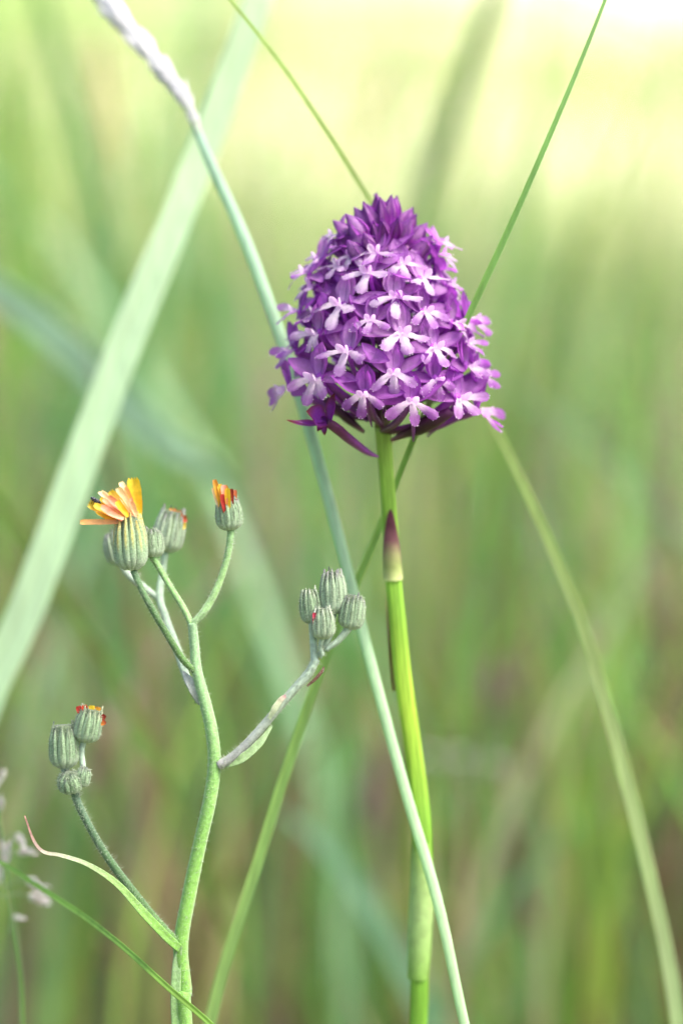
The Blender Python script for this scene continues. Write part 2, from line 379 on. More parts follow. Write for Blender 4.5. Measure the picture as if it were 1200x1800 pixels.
# ------------------------------------------------------------------ grass panicle at the lower left edge
full, tgt = to_ground([P(40, 1830, 500), P(35, 1700, 480), P(15, 1560, 450), P(0, 1440, 430), P(-12, 1330, 420)], 0.0, 0)
pan = thing('grass_panicle', tgt, 'loose grass panicle with tiny whitish pink spikelets beside the hawkweed', 'grass')
mb = MB(); tube(mb, full, [5, 4.5, 4, 3.5, 3, 2, 1.2], [LEAFG, lin('#8fae82')], n=40); mb.build('stalk', M_grass, pan)
def spikelet(tip, frm, Ls, parent, petals=10):
    mb = MB(); tip = Vector(tip); frm = Vector(frm)
    tube(mb, [frm, frm.lerp(tip, 0.5) + Vector((0, 0, 4)), tip], [1.6, 1.3, 1.2], [lin('#9fb693')] * 2, n=8, seg=5)
    ax = (tip - frm).normalized() * 0.6 + Vector((random.uniform(-.3, .3), random.uniform(-.3, .3), random.uniform(-.8, .5)))
    ax.normalize()
    for k in range(petals):
        a = k * 2.4; s = ax.cross(Vector((0.1, 1, 0.3))).normalized(); nn = s.cross(ax)
        out = s * math.cos(a) + nn * math.sin(a)
        c0 = mix(lin('#f2eef2'), lin('#dcc9d4'), random.random())
        petal(mb, tip + ax * (k * Ls * 0.09), ax + out * random.uniform(.3, .9), out, Ls * random.uniform(.45, .8), Ls * 0.28, lambda u: math.sin(math.pi * min(1, .1 + u * .88)) ** .8,
              lambda u, q, c0=c0: mix(c0, lin('#b5c9a5'), 0.5 * (1 - u)), bend=-.4, cup=.5, nl=4, nw=2)
    mb.build('spikelet', M_spk, parent)
for tx, ty, fx, fy, Ls in [(28, 1465, 3, 1480, 34), (30, 1500, 8, 1520, 28), (8, 1520, 6, 1545, 40), (45, 1545, 10, 1560, 38), (50, 1575, 12, 1575, 42), (2, 1555, 12, 1565, 34), (4, 1425, -4, 1450, 26), (-20, 1490, 0, 1500, 36), (-25, 1560, 10, 1580, 40), (-10, 1390, -8, 1420, 24), (4, 1370, -9, 1385, 18), (22, 1612, 18, 1640, 20)]:
    spikelet(P(tx, ty, 440 + random.uniform(-25, 25)), P(fx, fy, 445), Ls, pan)


# blurred leaves and seed heads of the meadow close behind
LEAF_LABELS = iter(['blurred green grass leaf slanting beneath the arching grass blade', 'blurred bright green grass leaf upright right of the orchid stem', 'blurred bluish green grass leaf lying low between hawkweed and orchid stem', 'blurred pale green grass leaf upright behind the lower hawkweed buds',
  'blurred green grass leaf upright behind the four hawkweed buds', 'blurred yellowish green grass leaf outside the arching grass blade', 'blurred green grass leaf upright left of the broad mint blade', 'blurred green grass leaf upright between white spike and orchid',
  'blurred dull green grass leaf upright behind the hawkweed stem'])
for pts_, rr, cc in [([(985, 1860, 4200), (1060, 1640, 4100), (1140, 1440, 4000), (1220, 1250, 3900), (1290, 1080, 3800)], 36, '#7fae62'), ([(905, 1830, 3600), (885, 1650, 3600), (850, 1450, 3550), (835, 1250, 3500), (850, 1060, 3500)], 26, '#74ab4a'),
                     ([(800, 1880, 3000), (720, 1720, 3000), (640, 1580, 3000), (560, 1480, 3000), (470, 1410, 3000)], 32, '#7aa584'), ([(80, 1880, 3400), (100, 1600, 3400), (130, 1350, 3300), (120, 1100, 3300), (90, 900, 3200)], 34, '#93b578'),
                     ([(560, 1500, 4600), (600, 1240, 4600), (575, 1000, 4500), (560, 820, 4500), (580, 650, 4500)], 30, '#6fae58'), ([(1060, 1400, 5000), (1095, 1150, 5000), (1100, 900, 5000), (1130, 700, 5000), (1190, 480, 5000)], 36, '#83b35a'),
                     ([(20, 760, 5200), (45, 520, 5200), (30, 300, 5200), (0, 120, 5100), (-60, -60, 5100)], 40, '#86b455'), ([(420, 900, 5200), (400, 640, 5200), (350, 420, 5200), (330, 200, 5200), (345, 20, 5200)], 34, '#7fb070'),
                     ([(210, 1500, 4200), (235, 1300, 4200), (225, 1120, 4200), (240, 960, 4200), (260, 820, 4200)], 30, '#6ea05e')]:
    blade('wild_grass', next(LEAF_LABELS), [P(*p) for p in pts_], [rr * .15, rr * .25, rr * .7, rr, rr * .9, rr * .6, 2], [lin(cc), lin(cc)], group='blurred meadow leaves', n=24, hint=(random.uniform(-.5, .5), -1, .2))
def seed_head(label, pts_, rad_, col, n=60):
    """feathery grass seed head on a thin stalk"""
    pts_ = [P(*p) for p in pts_]; low = [pts_[0] + (pts_[0] - pts_[1]) * .5 + Vector((0, 0, -200)), pts_[0]]
    full, tgt = to_ground(low); root = thing('seed_head', tgt, label, 'grass', 'blurred seed heads')
    mb = MB(); tube(mb, full + pts_[1:], [8, 7, 6, 5, 3], [LEAFG, lin(col)], n=30, seg=6); mb.build('stalk', M_grass, root)
    path = catmull(pts_, 30); fr_ = frames(path, (0, -1, 0)); mb = MB()
    for k in range(n * 3):
        i_ = random.randrange(1, 30); t, s_, nn = fr_[i_]; a = random.uniform(0, 6.28); out = s_ * math.cos(a) + nn * math.sin(a)
        c = lin(col) * random.uniform(.7, 1.3)
        petal(mb, path[i_] + out * 3, t * .8 + out * .7, out, rad_ * random.uniform(.8, 1.5) * math.sin(math.pi * (.12 + .8 * i_ / 30)), rad_ * .35, lanceo, lambda u, q, c=c: c, bend=-.3, cup=.4, nl=4, nw=2)
    mb.build('plume', M_grass, root, kind='stuff')
seed_head('blurred mauve grass seed head right of the orchid stem', [(800, 1330, 4200), (845, 1240, 4200), (880, 1170, 4200)], 60, '#b39cae')
seed_head('blurred long mauve brown seed head leaning low right of the orchid stem', [(955, 1660, 4300), (915, 1560, 4300), (880, 1450, 4300)], 50, '#a5838b')
seed_head('blurred pinkish seed head between the hawkweed and the orchid stem', [(640, 1470, 4000), (650, 1390, 4000), (665, 1320, 4000)], 55, '#ad96a2')
seed_head('blurred beige seed head at the bend of the arching grass blade', [(1190, 1420, 4400), (1165, 1340, 4400), (1130, 1260, 4400)], 60, '#d8c2ac')
seed_head('blurred pale straw seed head beneath the orchid stem', [(890, 1740, 3600), (840, 1650, 3600), (780, 1580, 3600)], 50, '#c3c49a')
seed_head('blurred grey mauve seed head lying across behind the orchid stem', [(900, 1350, 3800), (820, 1340, 3800), (740, 1330, 3800)], 40, '#b3b3b5')
seed_head('blurred purplish seed head low behind the hawkweed stem', [(300, 1640, 4000), (300, 1560, 4000), (310, 1490, 4000)], 45, '#8f7790')
seed_head('blurred cream seed head high between broad mint blade and orchid', [(640, 330, 5500), (650, 200, 5500), (690, 90, 5500)], 60, '#eee6cf')
seed_head('blurred pinkish beige seed head beside the top of the broad mint blade', [(215, 300, 5000), (190, 180, 5000), (175, 60, 5000)], 55, '#e6d8c2')
seed_head('blurred straw seed head below the hawkweed', [(260, 1790, 3600), (225, 1700, 3600), (190, 1640, 3600)], 45, '#cfc3a2')
# ------------------------------------------------------------------ ORCHID
AX = lambda py: interp([340, 500, 640, 760], [683, 680, 676, 671], py)
DAX = 150.0
PUR, PURD, PURL = lin('#a044b6'), lin('#722590'), lin('#c892d6')
VIO, WHP, PINK = lin('#8d3aa8'), lin('#f3e6f2'), lin('#dcb0dc')
BROWNP, DARKP = lin('#4a2536'), lin('#3a1a2c')
ost = [P(734, 1815, 275), P(736, 1690, 262), P(741, 1560, 250), P(741, 1470, 242), P(735, 1390, 235), P(722, 1295, 226), P(708, 1195, 216), P(698, 1095, 205), P(690, 1005, 195), P(685, 920, 185), P(678, 830, 172), P(672, 750, 158)]
full, tgt = to_ground(ost, -0.004, 0.004)
orchid = thing('orchid', tgt, 'purple pyramidal orchid with dense flower spike on a bright green stem', 'orchid')
SG, SGB = lin('#86b840'), lin('#a9cf45')
mb = MB()
def ridge(a, u): return 1 + 0.10 * math.cos(3 * (a - 0.35)) + 0.035 * math.cos(11 * a + 3 * u) + .02 * math.sin(23 * u + a)
tube(mb, full, [17, 17, 16, 16, 17, 17.5, 16.5, 16, 15.5, 15.5, 14.5, 13.5, 13.5, 15], [lin('#6f9f3f'), lin('#79ad3e'), lin('#7fb83f'), SG, SGB, SG, SG, lin('#8fb94c')], n=110, seg=34, ridge=ridge)
stem = mb.build('stem', M_ostem, orchid)
# flower axis
axp = [P(672, 752, 157), P(674, 690, 152), P(677, 600, 150), P(680, 500, 150), P(682, 420, 150), P(683, 368, 150)]
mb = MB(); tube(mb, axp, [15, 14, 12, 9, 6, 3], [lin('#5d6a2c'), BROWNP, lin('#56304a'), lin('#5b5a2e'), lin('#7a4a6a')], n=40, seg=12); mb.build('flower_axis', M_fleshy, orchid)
# sheathing leaves: upper pointed sheath with purple tip, lower swollen pale sheath
def sheath(path, rads, cols, open_up, name, label=None):
    """clasping leaf: a sleeve round the stem whose rim rises to a point on the camera side"""
    pth = catmull(path, 40); fr_ = frames(pth, (0, -1, 0)); mb = MB(); n = 40; seg = 26; V = []; C = []; Fc = []
    cols = np.array(cols); cx = np.linspace(0, 1, len(cols)); rx = np.linspace(0, 1, len(rads))
    for i, p in enumerate(pth):
        u = i / n; t, s, nn = fr_[i]; half = math.pi * open_up(u); r = interp(rx, rads, u)
        for j in range(seg + 1):
            a = -half + 2 * half * j / seg
            V.append(p + s * math.sin(a + 0.15) * r * (1.03) + nn * math.cos(a + 0.15) * r)
            c = np.array([np.interp(u, cx, cols[:, k]) for k in range(3)])
            e = abs(-1 + 2 * j / seg); C.append(mix(c, lin('#71394f'), 0.75 * sstep(0.55, 1, e) * sstep(0.15, 0.5, u) if label else 0.0))
    N = seg + 1
    for i in range(n):
        for j in range(seg): a = i * N + j; Fc.append([a, a+1, a+N+1, a+N])
    mb.add(V, Fc, C); return mb.build(name, M_sheath, stem, label=label)
sheath([P(690.5, 1019, 196), P(688, 980, 191), P(685, 940, 187), P(682.5, 893, 181)], [17.5, 16.6, 16.2, 16.6, 18.5],
       [lin('#d7e29a'), lin('#9fae68'), lin('#9c9a6a'), lin('#7d5058'), lin('#5d2b3e'), lin('#4f2234')], lambda u: 0.98 * (1 - u) ** 0.75 * 0.62 + 0.012 if u > 0.06 else 0.98, 'sheath_leaf', 'purple tipped sheath leaf clasping the stem')
sheath([P(734, 1720, 264), P(737, 1650, 259), P(741, 1560, 250), P(741, 1480, 243)], [19, 21.5, 22.5, 21, 17.5], [lin('#86b254'), lin('#9dc272'), lin('#a9c982'), lin('#a5c67a'), lin('#93b957')], lambda u: 0.98 - 0.5 * u ** 4, 'sheath_leaf')
mb = MB(); petal(mb, P(700, 1215, 224), Vector((-14, 4, 240)), Vector((0.3, -1, 0)), 200, 13, lambda u: math.sin(math.pi * min(1, .12 + .86 * u)) ** .6, lambda u, q: mix(lin('#9aa35c'), lin('#7c3f4c'), 0.5 + .5 * u), cup=.5, nl=12)
for v in mb.v: v.x -= 9
mb.build('reddish_strip', M_sheath, stem, label='thin reddish strip along the stem')  # thin strip beside the stem, redder towards its tip

def shade_rand(c, k=0.08): return np.asarray(c) * (1 + random.uniform(-k, k))
def lobe(u): return interp([0, .15, .45, .72, .88, .95, 1], [.5, .52, .74, 1.0, .92, .72, .40], u)
def ovate(u): return interp([0, .12, .35, .6, .8, .92, 1], [.45, .72, 1, .93, .66, .36, .05], u)

def sparkle_bead(mb, c, r):
    V = [Vector((0, 0, 1)), Vector((0, 0, -1))] + [Vector((math.cos(a) * math.cos(l), math.sin(a) * math.cos(l), math.sin(l))) for l in (.6, -.6) for a in [k * 1.2566 + (l > 0) * .63 for k in range(5)]]
    Fc = []
    for k in range(5):
        k2 = (k + 1) % 5; Fc += [[0, 2+k, 2+k2], [1, 7+k2, 7+k], [2+k, 7+k2, 2+k2], [2+k, 7+k, 7+k2]]
    mb.add([c + v * r for v in V], Fc, [WHP] * 12)
def budp(u): return interp([0, .12, .32, .5, .7, .88, 1], [.45, .78, 1, .93, .62, .25, .02], u)
def floret(T, n, up, size=1.0, pale=0.5, base=None, roll=0.0, fwd=.55, lip_down=0.0):
    """open flower. T = throat, n = way it faces, up = way the hood points"""
    n = n.normalized(); up = (up - n * up.dot(n)).normalized(); r = up.cross(n) * -1
    r = n.cross(up) * -1
    r = up.cross(n).normalized()
    if roll:
        c, s_ = math.cos(roll), math.sin(roll); r, up = r * c + up * s_, up * c - r * s_
    k = size; B = basis(T, r * k, up * k, n * k)
    D = lambda x, y, z: (r * x + up * y + n * z)
    # ovary from the axis, and the long spur
    mb = MB(); ax = base if base is not None else T - n * 90
    back = B(0, -2, -14)
    midp = ax.lerp(back, 0.55) + Vector((0, 0, -10 - 8 * random.random()))
    oc = [lin('#55284a'), lin('#70357c'), shade_rand(VIO), shade_rand(PUR)]
    tube(mb, [ax, midp, back, B(0, 1, -3)], [4 * k, 5.5 * k, 6.5 * k, 5.5 * k, 4.5 * k], oc, n=12, seg=8, ridge=lambda a, u: 1 + .1 * math.cos(3 * a + 6 * u))
    sd = random.uniform(-.25, .25)
    tube(mb, [B(0, -3, -5), B(sd * 20, -16, -24), B(sd * 60, -32, -62), B(sd * 90, -40 - random.random() * 12, -104)], [4.5 * k, 3.6 * k, 3.2 * k, 2.6 * k, 1.5 * k],
         [shade_rand(PUR), shade_rand(VIO), shade_rand(VIO), PURD], n=14, seg=7)
    fl = mb.build('floret', M_fleshy, orchid, origin=T)
    # lip: three lobes, two small ridges at the throat
    wb = mix(mix(PINK, WHP, min(1, pale + .25)), lin('#fbf4fa'), 0.55); tipc = shade_rand(mix(PUR, PURL, 0.05 + pale * .55))
    mb = MB(); sp = random.uniform(0.85, 1.1); rimpts = []
    def lipcol(u, q):
        c = mix(wb, mix(wb, tipc, 0.9 - .25 * pale), sstep(0.18 + 0.38 * pale, .7 + .35 * pale, u))
        c = mix(c, mix(tipc, PUR, .4), 0.75 * sstep(.6, 1, abs(q)) * sstep(.25, .6, u)); return c * (1 - .1 * (math.cos(q * 7) > .7) * (u > .3))
    for a, L, wd in ((-1.22 * sp, 41, 16.5), (0.0 + random.uniform(-.2, .2), 40, 18.5), (1.22 * sp, 41, 16.5)):
        a += random.uniform(-.1, .1) * 1.5
        dr = D(math.sin(a), -math.cos(a) - lip_down * .6, fwd - 0.3 * lip_down)
        petal(mb, B(math.sin(a) * 3, -2, 2 - abs(a)), dr, D(-.2 * math.sin(a), 0.5, 1), L * k * random.uniform(.92, 1.08), wd * k * random.uniform(.9, 1.1), lobe, lipcol, bend=-0.45 + random.uniform(-.55, .6), cup=random.uniform(-.45, .1), wave=0.05, twist=random.uniform(-.4, .4), ragged=.16, nl=11, nw=6)
        rimpts += [mb.v[-77 + i_ * 7 + j_] for i_ in range(3, 11) for j_ in (0, 6)] + [mb.v[-7 + j_] for j_ in range(7)] + [mb.v[-77 + random.randrange(28, 77)] for _ in range(8)]
    for sg in (-1, 1):
        petal(mb, B(sg * 3, -5, 4), D(sg * 0.75, 0.75, 0.75), D(-.2 * sg, -.2, 1), 16 * k, 11 * k, lambda u: interp([0, .4, .8, 1], [.6, 1, .8, .3], u), lambda u, q: lin('#fbf4fa'), bend=.6, cup=.4, nl=4, nw=4)
    mb.build('lip', M_petal, fl, origin=T)
    mb = MB()
    for p in rimpts:
        if random.random() < .3: sparkle_bead(mb, p + n * .5 + Vector((random.uniform(-1.5, 1.5), 0, random.uniform(-1.5, 1.5))), random.uniform(.45, 1.1))
    mb.build('sparkle_beads', M_sparkle, fl, origin=T, kind='stuff')  # tiny pale glossy beads added over the lip to imitate its sparkle
    # hood of the upper sepal with the two petals tucked beside it
    hc = shade_rand(mix(mix(PUR, PURL, 0.35 + pale * .6), PINK, .45 * pale), .12); rim = shade_rand(mix(PURD, PUR, .5))
    def hcol(u, q):
        c = mix(mix(hc, wb, .45 * (1 - u) * pale), rim, .7 * sstep(.7, 1, max(abs(q), (u - .15) * 1.12)))
        return c * (1 - .12 * (math.cos(q * 9) > .75))
    mb = MB(); petal(mb, B(0, 2, -7), D(0, 1, random.uniform(-.35, .0)), D(0, 0, 1), 46 * k, 35 * k, ovate, hcol, bend=random.uniform(.45, .8), cup=0.5, ragged=.05, nl=10, nw=8); mb.build('hood', M_petal, fl, origin=T)
    for sg in (-1, 1):
        mb = MB(); petal(mb, B(sg * 4, 2, -4.5), D(sg * .22, 1, random.uniform(-.2, .05)), D(-.45 * sg, 0, 1), 37 * k, 15 * k, ovate, hcol, bend=random.uniform(.5, .8), cup=.3, nl=7, nw=5); mb.build('petal', M_petal, fl, origin=T)
    # spreading side sepals
    def scol(u, q):
        c = mix(hc, PUR, .25 + .35 * u); c = mix(c, wb, .35 * pale * (1 - abs(q)) * (1 - u * .6))
        c = mix(c, rim, .75 * sstep(.68, 1, max(abs(q), (u - .1) * 1.1))); return c * (1 - .1 * (math.cos(q * 8 + .5) > .8))
    for sg in (-1, 1):
        mb = MB(); el = random.uniform(-.2, .75)
        petal(mb, B(sg * 5, 0, -8), D(sg * math.cos(el), math.sin(el), random.uniform(-.35, .15)), D(0, .45, 1), 60 * k * random.uniform(.88, 1.08), 25 * k, ovate, scol, bend=random.uniform(-.2, .55), cup=.35, twist=sg * random.uniform(-.2, .6), wave=.02, nl=8, nw=6)
        mb.build('sepal', M_petal, fl, origin=T)
    return fl

def bud(Tip, base, ax, Rr=13.5, L=46, gape=0.1, col=None, pale=0.2):
    """closed flower bud: three sepals shut over each other, on its ovary"""
    d = (Tip - base); d.normalize(); b0 = Tip - d * L
    s = d.cross(Vector((0.2, 1, 0.1))).normalized(); nn = s.cross(d).normalized()
    mb = MB(); c0 = col if col is not None else shade_rand(mix(mix(PUR, PURD, .2), lin('#a8449c'), .5))
    tube(mb, [ax, ax.lerp(b0, .5) + Vector((0, 0, -6)), b0 + d * 3], [4, 5.5, 6.5], [lin('#6a5a30'), lin('#7d3f78'), c0], n=10, seg=8)
    tube(mb, [b0, b0 + d * L * .3, b0 + d * L * .65, b0 + d * L * .93], [5, Rr * .72, Rr * .55, 1.0], [c0, PURD], n=10, seg=10)
    fl = mb.build('floret', M_fleshy, orchid, origin=b0)
    a0 = random.uniform(0, 6.28)
    for k in range(3):
        a = a0 + k * 2.094; out = s * math.cos(a) + nn * math.sin(a)
        cc = shade_rand(mix(c0, PURL, .12 + pale * random.uniform(.5, 1.2)), .12)
        def scol(u, q, cc=cc): return mix(mix(cc, PINK, .4 * pale * (1 - abs(q))), PURD, .75 * sstep(.6, 1, max(abs(q), u * .98)))
        mb = MB(); petal(mb, b0 + out * 4, d + out * (0.62 + gape), out * -1, L * 1.14, Rr * 2.5, budp, scol, bend=1.12 - gape * .5, cup=.55, nl=9, nw=7)
        mb.build('sepal', M_petal, fl, origin=b0)
    return fl

def rad(py): return interp([345, 380, 430, 470, 520, 570, 620, 670, 710, 745], [12, 40, 70, 92, 114, 133, 150, 160, 165, 165], py)
def ax_pt(py): return P(AX(py), py, DAX)
def surf(px, py, side=-1):
    """throat position on the spike's surface at picture height py"""
    x = px - AX(py); R = rad(py); xx = max(-R, min(R, x)); yy = math.sqrt(max(R * R - xx * xx, 0.0)) * 0.95
    return P(px, py, DAX + side * yy), Vector((xx, side * yy, 0)).normalized()
EXPL = [  # px, py, pale, roll, size, extra tilt, lip_down
    (600, 533, .95, .12, 1.0, .25, 0), (693, 520, 1.0, 0, 1.0, .25, 0), (704, 582, .8, -.15, 1.02, 0.05, .15), (557, 582, .85, .1, 1.02, .1, 0.1), (611, 614, .65, .2, 1.02, 0, .1),
    (691, 653, .55, 0, 1.05, -.02, .15), (762, 608, .6, -.2, 1.0, 0, .15), (557, 661, .55, .2, 1.0, 0, .2), (553, 499, 1.0, .25, 1.05, .3, 0), (648, 477, .95, 0, .95, .5, 0),
    (740, 486, .95, -.2, .95, .4, 0), (786, 498, .8, -.3, .9, .3, 0), (822, 640, .45, -.35, .95, -.05, .1), (806, 697, .5, -.3, 1.02, -.1, .15), (722, 703, .0, 0, 1.0, -.15, .6),
    (843, 720, .0, -.8, 1.12, -.25, .1), (503, 680, .35, .9, 1.1, -.25, .1), (522, 545, .5, .3, .95, .1, 0), (515, 615, .35, .3, .95, 0, .1), (797, 566, .5, -.3, .95, .1, 0.1),
    (826, 560, .3, -.4, .9, .05, 0), (815, 600, .35, -.4, .9, .05, 0), (842, 655, .2, -.5, .9, 0, .1), (770, 447, .95, -.2, .9, .4, 0), (562, 452, .7, .2, .85, .4, 0), (540, 478, .6, .35, .85, .3, 0),
    (598, 436, .9, .1, .8, .4, 0), (590, 412, .8, .2, .7, .5, 0), (775, 425, .9, -.2, .75, .5, 0), (622, 448, .9, .1, .8, .5, 0), (600, 466, .8, .15, .85, .5, 0), (652, 560, .3, .1, .9, .1, 0), (745, 545, .3, -.1, .9, .15, 0), (640, 690, .0, .1, .9, -.2, .4), (765, 665, .05, -.15, .9, -.1, .3)]
used = []
for px, py, pale, roll, size, tilt, ld in EXPL:
    pale = max(0, pale - .2 * sstep(520, 620, py))
    T, h = surf(px, py)
    nrm = Vector((h.x, h.y - .25, tilt + .18)); upv = Vector((-h.x * .3, -h.y * .2, 1))
    bpy_ = py + interp([450, 700], [28, 62], py)
    floret(T, nrm + Vector((random.uniform(-.22, .22), 0, random.uniform(-.15, .15))), upv, size * random.uniform(1.1, 1.34), pale, ax_pt(min(758, bpy_)), -roll * .6, lip_down=ld, fwd=.55 + .9 * sstep(.7, .95, abs(h.x)) * sstep(440, 640, py))
    used.append((px, py))
# the rest of the spike, in a spiral
gold = 2.39996; i = 0; py = 694.0
while py > 440:
    a = i * gold + .6; R = rad(py); x = math.sin(a) * R; yf = -math.cos(a)
    px = AX(py) + x
    near = min((math.hypot(px - q[0], (py - q[1]) * 1.0) for q in used))
    if yf > 0.05 or near > interp([480, 600], [32, 39], py):
        T, h = surf(px, py, 1 if yf > 0 else -1)
        tilt = interp([440, 700], [.55, -.05], py)
        floret(T, Vector((h.x, h.y, tilt)), Vector((-h.x * .3, -h.y * .3, 1)), random.uniform(1.02, 1.2), .4 * sstep(720, 480, py) if yf > 0 else .12 + .3 * sstep(620, 480, py), ax_pt(min(758, py + interp([450, 700], [28, 62], py))), random.uniform(-.2, .2), lip_down=.1, fwd=.6 + .8 * sstep(.7, .95, abs(h.x)) * sstep(440, 640, py))
        if yf <= 0: used.append((px, py))
    i += 1; py -= interp([440, 600], [3.8, 5.4], py)
# buds crowning the spike
BUDS = [((660, 343, 165), 58, .1), ((668, 350, 120), 50, .2), ((687, 346, 130), 52, .3), ((697, 347, 165), 50, .2), ((639, 358, 130), 58, .25), ((648, 362, 180), 48, .2), ((624, 367, 140), 54, .55), ((610, 379, 110), 58, .75),
        ((588, 390, 140), 56, .8), ((724, 367, 180), 48, .2), ((730, 379, 150), 52, .15), ((721, 386, 105), 52, .6), ((749, 394, 150), 52, .6), ((757, 417, 115), 58, .4), ((672, 388, 80), 56, .1), ((700, 384, 85), 52, .1),
        ((655, 392, 85), 56, .15), ((640, 412, 68), 50, .6), ((574, 420, 160), 50, .7), ((640, 385, 230), 50, .2), ((715, 400, 230), 50, .2), ((735, 420, 220), 50, .3), ((610, 410, 230), 50, .4), ((612, 425, 75), 54, .8)]
for (bx, by, bd), L, pale in BUDS:
    tip = P(bx, by, bd); axp_ = ax_pt(by + L * 1.35 + abs(bx - AX(by)) * .15)
    bs = tip.lerp(axp_, 0.62); bud(tip, bs, axp_, Rr=14.5 * L / 50, L=L * 1.06, pale=pale, gape=-.06 + .1 * pale)
# bracts between the ovaries (olive and brown, seen in the gaps)
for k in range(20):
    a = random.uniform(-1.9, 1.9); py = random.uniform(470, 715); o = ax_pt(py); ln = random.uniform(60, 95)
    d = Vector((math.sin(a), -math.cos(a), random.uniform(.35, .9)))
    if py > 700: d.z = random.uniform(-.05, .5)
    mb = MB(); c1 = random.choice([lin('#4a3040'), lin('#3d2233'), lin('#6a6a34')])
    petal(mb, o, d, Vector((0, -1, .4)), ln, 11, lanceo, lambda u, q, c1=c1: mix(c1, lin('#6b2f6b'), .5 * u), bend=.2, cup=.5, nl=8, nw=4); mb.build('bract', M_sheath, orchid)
# heavy dark ovaries at the foot of the spike
for (p0, p1, p2, r0, r1, lab) in [((688, 774, 140), (735, 752, 105), (792, 722, 80), 7, 14, 'dark brown ovary at the foot of the spike'), ((640, 760, 150), (610, 735, 150), (572, 700, 150), 6, 9, None), ((672, 752, 140), (660, 715, 110), (672, 690, 80), 8, 11, None)]:
    mb = MB(); tube(mb, [P(*p0), P(*p1), P(*p2)], [r0 * .5, r0, r1, r1, r1 * .7], [lin('#7d5560'), DARKP, DARKP, lin('#5a2a55')], n=16, seg=10); mb.build('ovary', M_fleshy, orchid, label=lab)
# the wilted lowest floret hanging on its own long ovary
mb = MB(); tube(mb, [P(664, 803, 135), P(645, 795, 118), P(615, 772, 88), P(592, 752, 66), P(574, 741, 56)], [2, 6, 8.5, 9, 8], [lin('#8a3a96'), lin('#8a3f9a'), lin('#6d2a62'), lin('#5a2450')], n=20, seg=10, ridge=lambda a, u: 1 + .16 * math.cos(3 * a + 4 * u))
wl_ = mb.build('wilted_floret', M_fleshy, orchid, origin=P(572, 735, 72), label='withered lowest floret with curled brown tips')
BR = lin('#8a4636')
def wcol(u, q): return mix(shade_rand(VIO), mix(BR, DARKP, .4), sstep(.45, .95, max(u, abs(q) * .8)))
for o_, dd, nn_, L, wd, bn, cu in [((574, 742, 56), (-.8, -.3, .2), (.2, -1, .5), 52, 44, .7, .5), ((570, 744, 52), (-.85, -.1, -.35), (0, -.4, 1), 72, 22, .9, .7), ((580, 742, 52), (.25, -.3, 1), (-.6, -.8, 0), 56, 22, .25, .7), ((568, 740, 62), (.1, -.3, -1), (0, -1, 0), 26, 12, -.3, .5), ((566, 738, 60), (-.4, -.3, -.7), (.4, -1, 0), 28, 14, .5, .6), ((572, 738, 60), (.2, -.5, .5), (0, -1, .3), 22, 16, .9, .7)]:
    mb = MB(); petal(mb, P(*o_), Vector(dd), Vector(nn_), L, wd, ovate, wcol, bend=bn, cup=cu, wave=.06, nl=10, nw=6); mb.build('petal', M_petal, wl_, origin=P(572, 735, 72))

# ------------------------------------------------------------------ HAWKWEED
GST, GST2, FUZ = lin('#8fb877'), lin('#79a858'), lin('#b7c6ab')
main = [P(326, 1815, 30), P(324, 1740, 25), P(318, 1660, 15), P(334, 1565, 10), P(352, 1480, 5), P(368, 1410, 0), P(377, 1345, 0), P(372, 1285, 0), P(360, 1232, 0), P(346, 1178, 0), P(342, 1135, 0), P(338, 1095, 0)]
full, tgt = to_ground(main, 0.006, 0.012)
hawk = thing('hawkweed', tgt, 'downy grey green hawkweed with yellow flower head and tight buds', 'wildflower')
def hairs(pts, rads, n, ln, col=FUZ, thick=.5, lean=.2):
    path = catmull(pts, 60); fr_ = frames(path, (0, -1, 0)); mb = MB()
    for _ in range(n):
        u = random.random(); i_ = min(60, int(u * 60)); t, s, nn = fr_[i_]; a = random.uniform(0, 6.28)
        p = path[i_] + t * random.uniform(-3, 3); out = s * math.cos(a) + nn * math.sin(a); r = interp(np.linspace(0, 1, len(rads)), rads, u)
        b = p + out * r * .95; e = b + (out + t * random.uniform(-lean, lean) + Vector((random.uniform(-.4, .4),) * 1 + (0, random.uniform(-.4, .4)))) * ln * random.uniform(.5, 1.2)
        w = t.cross(out).normalized() * thick; mb.add([b - w, b + w, e, b + t * thick], [[0, 1, 2], [1, 3, 2], [3, 0, 2]], [col] * 4)
    return mb
def stalk(name, pts, rads, cols, parent, nh=0, hl=5, n=40, label=None, ridge=None):
    mb = MB(); tube(mb, pts, rads, cols, n=n, seg=14, ridge=ridge); o = mb.build(name, M_hstem, parent, label=label)
    if nh: hairs(pts, rads, int(nh * 1.3), hl * 1.6).build('down', M_hair, o, kind='stuff')
    return o
rib = lambda a, u: 1 + .05 * math.cos(6 * a)
mstem = stalk('stem', full, [13, 13, 13, 12.8, 12.6, 12, 11.4, 11.4, 11.2, 10.6, 10, 9, 8.2, 7.8], [lin('#7fae5c'), lin('#79ae4c'), lin('#7cb04f'), lin('#82b360'), lin('#8cb87d'), lin('#92b98b')], hawk, 900, 4, n=120, ridge=rib)
b_big = stalk('branch', [P(343, 1180, -2), P(322, 1160, -12), P(298, 1122, -22), P(272, 1078, -26), P(250, 1038, -24), P(235, 1003, -20)], [5.6, 6, 6, 5.8, 5.6, 6], [lin('#5f8a44'), lin('#4a6e3c'), lin('#5c7f58')], hawk, 420, 4)
b_r = stalk('branch', [P(338, 1098, 0), P(358, 1076, 2), P(378, 1042, 6), P(394, 1000, 8), P(403, 962, 8), P(406, 930, 8)], [6, 7, 6.5, 6, 6, 6.5], [lin('#9cc08a'), lin('#92bb78'), lin('#8fb77f')], hawk, 300, 4)
